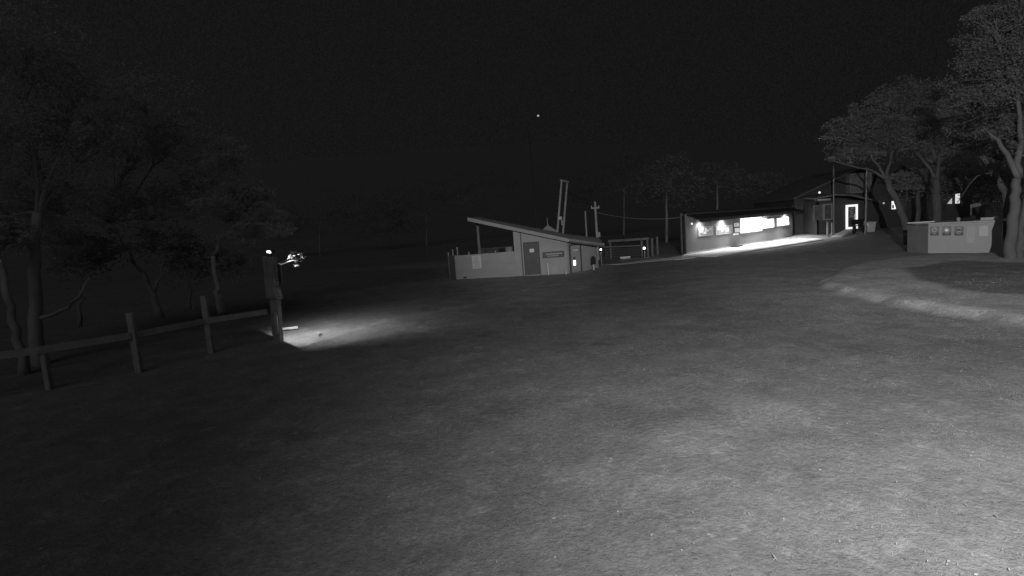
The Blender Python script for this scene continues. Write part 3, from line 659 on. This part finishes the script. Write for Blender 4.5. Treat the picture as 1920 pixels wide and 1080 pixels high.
on_counter('tray', 1722,421,'long thin pale board lying on the left of the counter','board', lambda b,p: (b.box(p+Vector((0.1,0,.035)),(1.25,.3,.05),(1,-.4)), mat('board_white', .6))[1])
on_counter('crate', 1852,414,'flat pale crate lying near the ball on the counter','crate', lambda b,p: (b.box(p+Vector((0,0,.07)),(.5,.3,.13),(wa_.x,wa_.y)), mat('counter_top', .36))[1])
# sign and rail seen above the counter
p = at(1836,385,33.5); t = thing('swing_sign', (p.x,p.y,0), 'narrow pale sign board on two posts behind the counter', 'sign')
b = MB(); q0 = at(1820,386.5,33.5); q1 = at(1852,380.5,33.5); b.slab(q0,q1,(q0.z-.11,q1.z-.11),(q0.z+.11,q1.z+.11),.04); b.build('board', mat('sign_board2', .2,.6,2.2,.6), t)
for q in (q0.lerp(q1,.1),q0.lerp(q1,.9)): b = MB(); b.tube([(q.x,q.y+.08,0),(q.x,q.y+.08,q.z)],.04,7); b.build('post', mat('old_timber',.14), t)
# second pale wall beyond the trunk
v0 = G(1897,470); v1 = G(1990,466); 
b = MB(); b.slab(v0, v1, .0, 1.75, .12); b.slab(v0-Vector((0,0.02,0)), v1-Vector((0,.02,0)), 1.755, 1.83, .2); o = b.build('low_wall', mat('counter_paint',.33)); own(o,v0)
tag(o,'pale low wall showing at the right edge, right of the big tree trunk','wall')

# ------------------------------------------------------------------ fence, lamp post at the left
FT = mat('fence_timber', .36,.25,3,.85,.3)
rp = [(504,583.5),(388,601),(250,628),(80,655),(-70,676)]; RP = [G(x,y,1.0) for x,y in rp]
fe = thing('post_and_rail_fence', (RP[1].x,RP[1].y,0), 'single-rail timber fence with square posts leading left from the lamp post', 'fence')
for i,p in enumerate(RP[1:]):
    hz_ = (1.75, 1.6, 1.0, 1.0)[i]
    b = MB(); b.box((p.x,p.y,hz_/2-.1),(.16 if i < 2 else .12,.14,hz_+.2),(1,.1)); b.build('post', FT, fe, bevel=.015)
for i in range(len(RP)-1):
    b = MB(); A0 = RP[i]+Vector((0,-.12,0)); B0 = RP[i+1]+Vector((0,-.12,0)); u = Vector((0,0,.085)); n_ = Vector((0,.05,0))
    b.hexa([A0-u,B0-u,B0-u+n_,A0-u+n_],[A0+u,B0+u,B0+u+n_,A0+u+n_]); b.build('rail', FT, fe)
lp = G(522,641); LPX, LPY = lp.x, lp.y
lpT = thing('lamp_post', (LPX,LPY,0), 'thick timber lamp post with conduits, junction box and floodlight at the fence end', 'lamp post')
PT = mat('post_timber', .24,.25,3,.85,.3)
topc = at(509,482,LPY); 
b = MB(); b.hexa([Vector((LPX-.13,LPY-.13,-.1)),Vector((LPX+.13,LPY-.13,-.1)),Vector((LPX+.13,LPY+.13,-.1)),Vector((LPX-.13,LPY+.13,-.1))],
   [Vector((topc.x+s*.12,topc.y+q*.12,topc.z)) for s,q in ((-1,-1),(1,-1),(1,1),(-1,1))]); b.build('post', PT, lpT, bevel=.02)
def vb(x0,x1,y0,y1,dy,th,m,name,xo=0):   # board fixed to the post, leaning with it
    a_ = at(x0+xo,y1,LPY+dy); c_ = at(x1+xo,y1,LPY+dy); d_ = at(x1,y0,LPY+dy); e_ = at(x0,y0,LPY+dy); u = Vector((0,th,0))
    b = MB(); b.hexa([a_,c_,c_+u,a_+u],[e_,d_,d_+u,e_+u]); return b.build(name, m, lpT, bevel=.01)
vb(491,497.5,481,524,-.12,.1,PT,'side_board',5)
vb(514.5,518,492,528,-.14,.08,PT,'side_board',3)
vb(494,514,522,560,-.26,.12,PT,'meter_box',5)
vb(511,520.5,540,560,-.3,.2,mat('junction_box', .34,.15,3,.6),'junction_box',5)
vb(514,518.5,586,626,-.25,.07,mat('conduit', .36,.15,3,.5),'conduit',3)
vb(505,519,560,590,-.22,.08,PT,'cover_board',3)
# floodlight head on top, facing away to the right
fh = at(508,471.5,LPY+.15)
b = MB(); b.box(fh,(.16,.3,.12),(.8,.6)); b.tube([fh-Vector((0,0,.05)),topc-Vector((0,0,.05))],.03,6); b.build('lamp_head', mat('black',.03), lpT)
b = MB(); q = fh+Vector((-.0,-.17,.0)); b.box(q,(.1,.03,.07),(1,0)); b.box(q+Vector((.04,0,-.03)),(.07,.025,.04)); b.build('lamp_glass', mat('lamp_glow',.9), lpT)
src = Vector((LPX+.28,LPY+.15,2.4))
lamp('floodlight_beam','SPOT', src, 430, (LPX+1.0,LPY+1.1,0.0), 122, .85, .015)
b = MB(); vd = Vector((.62,-.785,0)); vn = Vector((-.785,-.62,0)); b.box(src+vn*.04-vd*.22+Vector((0,0,-.22)), (1.0,.015,.62), (vd.x,vd.y)); b.build('spill_blocker', PT, lpT)  # added plate that keeps the beam off the ground left of the post
lamp('lamp_spill','SPOT', fh+Vector((.14,.12,-.02)), 110, at(552,487,LPY+.45), 50, .6, .02)
# sprig of leaves lit by the lamp, hanging from the left tree
def leafball(b, c, r, n, s, flat=1):
    for _ in range(n):
        v = Vector((random.gauss(0,1),random.gauss(0,1),random.gauss(0,1))); v = v/max(v.length,.01)*random.random()**.4
        p = c + Vector((v.x*r[0], v.y*r[1], v.z*r[2]))
        a = Vector((random.gauss(0,1),random.gauss(0,1),random.gauss(0,.6))).normalized()*s*random.uniform(.6,1.4)
        q = a.cross(Vector((random.gauss(0,1),random.gauss(0,1),random.gauss(0,1)))).normalized()*s*random.uniform(.25,.45)
        b.add([p-a,p+q,p+a,p-q],[(0,1,2,3)])

def leafmat(name, v, var=.25):
    M = mat(name, v, var, 1.2, .7); n = M.node_tree; b = n.nodes['Principled BSDF']; o = n.nodes['Material Output']
    tr = n.nodes.new('ShaderNodeBsdfTranslucent'); mx = n.nodes.new('ShaderNodeMixShader'); mx.inputs[0].default_value = .58
    src = b.inputs['Base Color'].links[0].from_socket; n.links.new(src, tr.inputs['Color'])
    n.links.new(b.outputs[0], mx.inputs[1]); n.links.new(tr.outputs[0], mx.inputs[2]); n.links.new(mx.outputs[0], o.inputs[0]); return M
LEAF1 = leafmat('leaf_near', .2); LEAF = leafmat('leaf_right', .24); LEAFS = leafmat('leaf_shade_lift', .3); LEAFL = leafmat('leaf_left', .5)  # shaded crowns get a lighter leaf colour to offset their shadow
BARKL = mat('scrub_bark', .3,.35,2,.85,.4,14,stretch=(1,1,.3)); LEAFD = leafmat('leaf_far', .3)
BARK = mat('gum_bark', .095,.35,2,.85,.4,14,stretch=(1,1,.3))
def curve(a, b_, n=7, wig=.12, sag=0):
    L_ = (b_-a).length; pts = []
    o1 = Vector((random.gauss(0,1),random.gauss(0,1),random.gauss(0,.6)))*wig*L_*.5; o2 = Vector((random.gauss(0,1),random.gauss(0,1),random.gauss(0,.6)))*wig*L_*.4
    for i in range(n):
        t = i/(n-1); pts.append(a.lerp(b_,t) + o1*math.sin(PI*t)*.6 + o2*math.sin(2*PI*t)*.5 + Vector((0,0,sag*L_*math.sin(PI*t))))
    return pts
def tree(name, label, cat, group, trunk, r0, r1, clusters, leafm, dens, leaf, extra=(), nl=1.0, barkm=None):
    """trunk: list of (px,py,Y); clusters: (cx,cy,rx,ry,Y); extra: bare branches as pixel paths"""
    T = [at(*q) for q in trunk]; base = T[0].copy()
    t = thing(name, (base.x,base.y,base.z), label, cat, group)
    b = MB(); m_ = len(T); pts = []; rad = []
    for i in range(m_-1):
        for k_ in range(4):
            s = k_/4; p = T[i].lerp(T[i+1],s) + Vector((random.gauss(0,.03),random.gauss(0,.03),0)); pts.append(p); rad.append(r0+(r1-r0)*((i+s)/(m_-1)))
    pts.append(T[-1]); rad.append(r1); pts[0].z -= .25; rad[0] *= 1.35
    b.tube(pts, rad, 10); b.build('trunk', barkm or BARK, t, True)
    lim = MB()
    for path, ra, rb in extra:
        E = [at(*q) for q in path]; PP = []
        for i in range(len(E)-1):
            for k_ in range(3): PP.append(E[i].lerp(E[i+1],k_/3)+Vector((random.gauss(0,.04),random.gauss(0,.04),random.gauss(0,.03))))
        PP.append(E[-1]); lim.tube(PP, [ra+(rb-ra)*i/(len(PP)-1) for i in range(len(PP))], 7)
    cr = MB(); origins = [T[-1]]+[at(*e[0][-1]) for e in extra]
    for (cx,cy,rx,ry,Yc) in clusters:
        c = at(cx,cy,Yc); sx = rx/960*Yc; sz = ry/960*Yc; sy = (sx+sz)*.5
        o_ = min(origins, key=lambda q: (q-c).length)
        cc = curve(o_, c-Vector((0,0,sz*.4)), 7, .1, .06); rr = r1*.55
        lim.tube(cc, [rr*(1-.75*i/6) for i in range(7)], 6)
        nsub = int(2.2*dens)
        for s in range(nsub):
            th = random.random()*2*PI; ph = random.uniform(-.35,1.1)
            e = c + Vector((math.cos(th)*sx*math.cos(ph), math.sin(th)*sy*math.cos(ph), math.sin(ph)*sz))*random.uniform(.35,1.12)
            st_ = cc[random.randint(3,6)]
            lim.tube(curve(st_, e, 5, .12, .05), [rr*.3,rr*.24,rr*.17,rr*.1,.008], 4)
            n_ = int(7.5*dens*nl*random.uniform(.4,1.6)); f_ = random.uniform(.18,.42); leafball(cr, e, (sx*f_,sy*f_,sz*f_*random.uniform(.5,1)), n_, leaf)
        leafball(cr, c, (sx*1.1,sy*1.1,sz*1.05), int(45*dens*nl), leaf)
    lim.build('limbs', barkm or BARK, t, True)
    cr.build('crown', leafm, t)
    return t
GR = 'gum trees at the right'
tree('gum_tree','largest gum tree at the right edge with forked pale trunk in front of the wall','gum tree',GR,
  [(1893,497,21.6),(1896,440,21.7),(1903,380,21.8),(1906,335,21.9)], .23,.15,
  [(1880,60,60,50,24),(1850,28,38,16,24),(1930,20,60,45,23),(1860,130,70,55,24),(1935,170,75,75,22.5),(1825,195,60,45,25),(1900,245,60,40,24),(1965,90,60,60,22),(1955,270,50,50,22)],
  LEAF1, 17, .06, [([(1906,335,21.9),(1893,300,22),(1872,262,22.5),(1850,245,23)],.13,.05),([(1906,335,21.9),(1914,290,22),(1912,220,22.5),(1905,150,23)],.16,.05),
   ([(1908,494,21.9),(1912,450,22.1),(1919,400,22.4),(1938,310,22.6)],.17,.12)])
tree('gum_tree','gum tree leaning left beside the lodge, its crown the farthest left','gum tree',GR,
  [(1705,470,35),(1698,420,35.5),(1680,370,36),(1662,335,36.3)], .26,.17,
  [(1585,255,46,34,38),(1632,228,46,34,38),(1675,262,50,42,37),(1700,195,58,44,38),(1608,288,44,20,38),(1728,250,48,44,37),(1655,190,34,20,38)],
  LEAF, 12, .1, [([(1662,335,36.3),(1630,318,37),(1580,308,37.5),(1555,300,38)],.09,.03),([(1662,335,36.3),(1640,300,37),(1620,275,37.6)],.1,.04),([(1662,335,36.3),(1672,290,37),(1690,250,37.5)],.12,.04)])
tree('gum_tree','gum tree with V-shaped limbs rising behind the middle of the counter','gum tree',GR,
  [(1757,425,37),(1757,370,37.2),(1756,335,37.5)], .27,.2,
  [(1765,172,62,34,40),(1800,230,60,45,39),(1768,290,44,30,39),(1745,205,50,40,40),(1830,275,40,34,38)],
  LEAFS, 12, .09, [([(1756,335,37.5),(1735,305,38),(1712,280,38.4)],.12,.05),([(1756,335,37.5),(1762,290,38),(1790,255,38.5)],.13,.05)])
tree('gum_tree','slanting gum tree just left of the largest trunk, bare below','gum tree',GR,
  [(1893,440,29),(1885,360,29.3),(1862,322,29.6),(1840,292,30)], .2,.12,
  [(1830,240,46,40,31),(1860,190,50,40,31),(1880,290,34,26,30)],
  LEAFS, 12, .08, [([(1862,322,29.6),(1830,330,30),(1795,380,30.5)],.05,.02),([(1885,360,29.3),(1870,330,30),(1878,300,30.3)],.08,.03)])
tree('gum_tree','dark rounded tree deep behind the counter and cabin','gum tree',GR,
  [(1720,440,46),(1722,400,46),(1722,360,46)], .2,.15,
  [(1715,345,45,30,46.5),(1770,340,45,36,46),(1830,335,50,40,45.5),(1880,350,40,40,45)], LEAFD, 10, .13)
# left trees
GL = 'trees behind the fence at the left'
tree('tree','tree right behind the fence end, drooping over the lamp post','tree',GL,
  [(412,575,19.5),(404,540,19.6),(400,480,19.8)], .11,.08,
  [(470,370,42,36,20.5),(500,405,34,26,20),(430,300,46,40,21),(525,432,24,14,19),(420,400,56,44,20.5),(370,335,60,50,21.5),(465,440,40,24,20)],
  LEAFL, 11, .07, [([(400,480,19.8),(415,445,20),(450,420,20.2)],.05,.02)], barkm=BARKL)
tree('tree','tree with trunk forking low behind the middle fence span','tree',GL,
  [(300,585,20),(285,550,20.2),(268,510,20.5)], .14,.1,
  [(330,250,60,46,22),(250,280,80,60,22),(300,390,70,60,21.5),(200,390,70,70,21.5),(270,190,80,50,23),(350,460,45,35,21)],
  LEAFL, 11, .08, [([(285,550,20.2),(300,520,20.4),(310,480,20.8)],.07,.03),([(268,510,20.5),(240,470,21),(210,420,21.4)],.07,.03)], barkm=BARKL)
tree('tree','big tree at the far left with a long branch reaching right','tree',GL,
  [(72,680,15.5),(66,600,15.8),(64,480,16.2),(70,400,16.5)], .2,.13,
  [(60,250,110,90,18),(140,150,100,70,19),(-20,380,90,90,17),(120,380,80,60,18),(40,90,110,70,18.5),(180,260,70,60,19)],
  LEAFL, 11, .075, [([(66,600,15.8),(110,585,16),(150,558,16.2),(170,520,16.5)],.07,.03)], barkm=BARKL)
tree('tree','leaning thin tree at the left picture edge, beside the big trunk','tree',GL,
  [(45,690,14.2),(30,620,14.4),(15,560,14.6),(-5,480,15)], .12,.08,
  [(-30,250,90,100,16),(-10,60,90,70,17),(10,440,50,40,15.5)], LEAFL, 11, .07, barkm=BARKL)
for i,(bx,by,Yb,cl) in enumerate(((150,600,19,[(150,500,60,40,19.5),(100,450,60,50,19.8),(200,470,50,40,20)]),(355,570,21,[(350,500,50,40,21.5),(310,460,50,40,21.8),(400,490,40,36,21.5),(440,500,30,30,21.5)]))):
    tree('shrub',['scrubby bush between the two left tree trunks, behind the leftmost fence span','scrubby bush filling the gap behind the fence span beside the lamp post'][i],'bush','bushes behind the fence',
      [(bx,by,Yb),(bx,by-30,Yb),(bx,by-60,Yb)],.06,.04,cl,LEAFL,9,.08, barkm=BARKL)
# leafy sprig by the lamp
sp = at(551,487,LPY+.4); root = at(516,493,LPY+.3)
t = thing('leafy_branch', tuple(root), 'brightly lit leafy twig sticking out beside the lamp post top', 'branch')
b = MB(); b.tube([root, at(528,495,LPY+.35), at(540,491,LPY+.4), at(552,488,LPY+.4), at(560,484,LPY+.45)],[.03,.028,.022,.015,.008],6)
b.tube([at(540,491,LPY+.4), at(549,484,LPY+.4), at(556,478,LPY+.5)],[.015,.012,.005],5); b.tube([at(522,493,LPY+.35),at(536,488,LPY+.5),at(548,480,LPY+.5)],[.02,.015,.008],5)
b.build('twig', mat('pale_bark', .3,.3,5,.8), t, True)
b = MB()
for (x,y,rx,ry,n) in ((548,482,8,4.5,42),(556,488,6,5,34),(563,487,3,4,14),(556,498,3,2,8),(550,473,6,3,12),(568,481,4,4,8),(562,476,5,3,8)):
    c = at(x,y,LPY+.45); leafball(b, c, (rx*.0172,.12,ry*.0172), int(n*1.4), .065)
b.build('leaves', mat('pale_leaf', .3,.3,4,.6), t)
# debris in the lit patch
b = MB(); p = G(545,618.5); b.box((p.x,p.y,.07),(.5,.09,.07),(1,.25)); o = b.build('timber_offcut', mat('offcut_white',.85,.05,3,.5)); own(o,(p.x,p.y,0)); tag(o,'short pale strip of timber lying in the lit patch beside the lamp post','timber offcut')
b = MB(); p = G(600,630); b.ball((p.x,p.y,.07),.09,sq=.7,nu=7,nv=5); o = b.build('stone', mat('board_white',.6)); own(o,(p.x,p.y,0)); tag(o,'small pale stone in the lit patch right of the lamp post','stone')
# trees and scrub far behind on the slope
GF = 'distant trees on the slope behind'
for i,(bx,by,Yc,cl) in enumerate(((1250,470,66,[(1250,330,50,36,66),(1215,360,40,30,66),(1285,365,40,34,66)]),(1345,450,74,[(1345,335,46,34,74),(1390,350,40,30,74)]),(1440,440,80,[(1440,345,46,34,80),(1490,355,40,28,80)]),
      (600,500,95,[(600,420,90,50,95),(690,395,90,50,96),(520,440,60,40,94)]),(800,480,100,[(800,385,90,50,100),(880,360,80,46,101),(730,430,60,36,99)]),(1170,470,92,[(1150,340,80,50,92),(1080,370,60,40,93),(1200,310,60,40,93)]))):
    tree('tree',['broad dim tree behind the gap between hut and kiosk','dim tree behind the left part of the kiosk roof','dim tree behind the right part of the kiosk roof','wide very dim tree on the slope right of the lamp post','wide very dim tree on the slope left of the hut roof','wide very dim tree on the slope above the crossarm pole'][i],'tree',GF,
      [(bx,by,Yc),(bx,(by+cl[0][1])/2,Yc),(bx,cl[0][1]+15,Yc)],.2,.1,cl,LEAFD,8,.2, barkm=BARKL)
# far lift pole and light up on the slope
p0 = at(998,322,120); p1 = at(991.5,246,120); zg = h1(p0.x,120)
t = thing('slope_pole', (p0.x,120,zg), 'faint tall pole high on the dark slope above the hut', 'pole')
b = MB(); b.tube([Vector((ext(p0,p1,zg-.2))), p1],[.22,.16],8); b.build('shaft', mat('far_pole', .14), t)
b = MB(); b.box(p1,(1.4,.3,.25)); b.build('crossarm', mat('far_pole',.3), t)
for i,(px,py,r_) in enumerate(((1009,217,.33),(386,292,.1),(258,292,.1))):
    p = at(px,py,400); b = MB(); b.ball(p,r_*2.2 if i == 0 else .45); o = b.build('star', mat('star_glow' if i==0 else 'star_dim', .8, emit=.45 if i==0 else .1)); own(o,p)
    tag(o,['brightest star above the twin-leg frame','faint star above the left trees, nearer the lamp post','faint star farthest left above the trees'][i],'star','stars')
print('faces', sum(len(o.data.polygons) for o in bpy.data.objects if o.type=='MESH'))
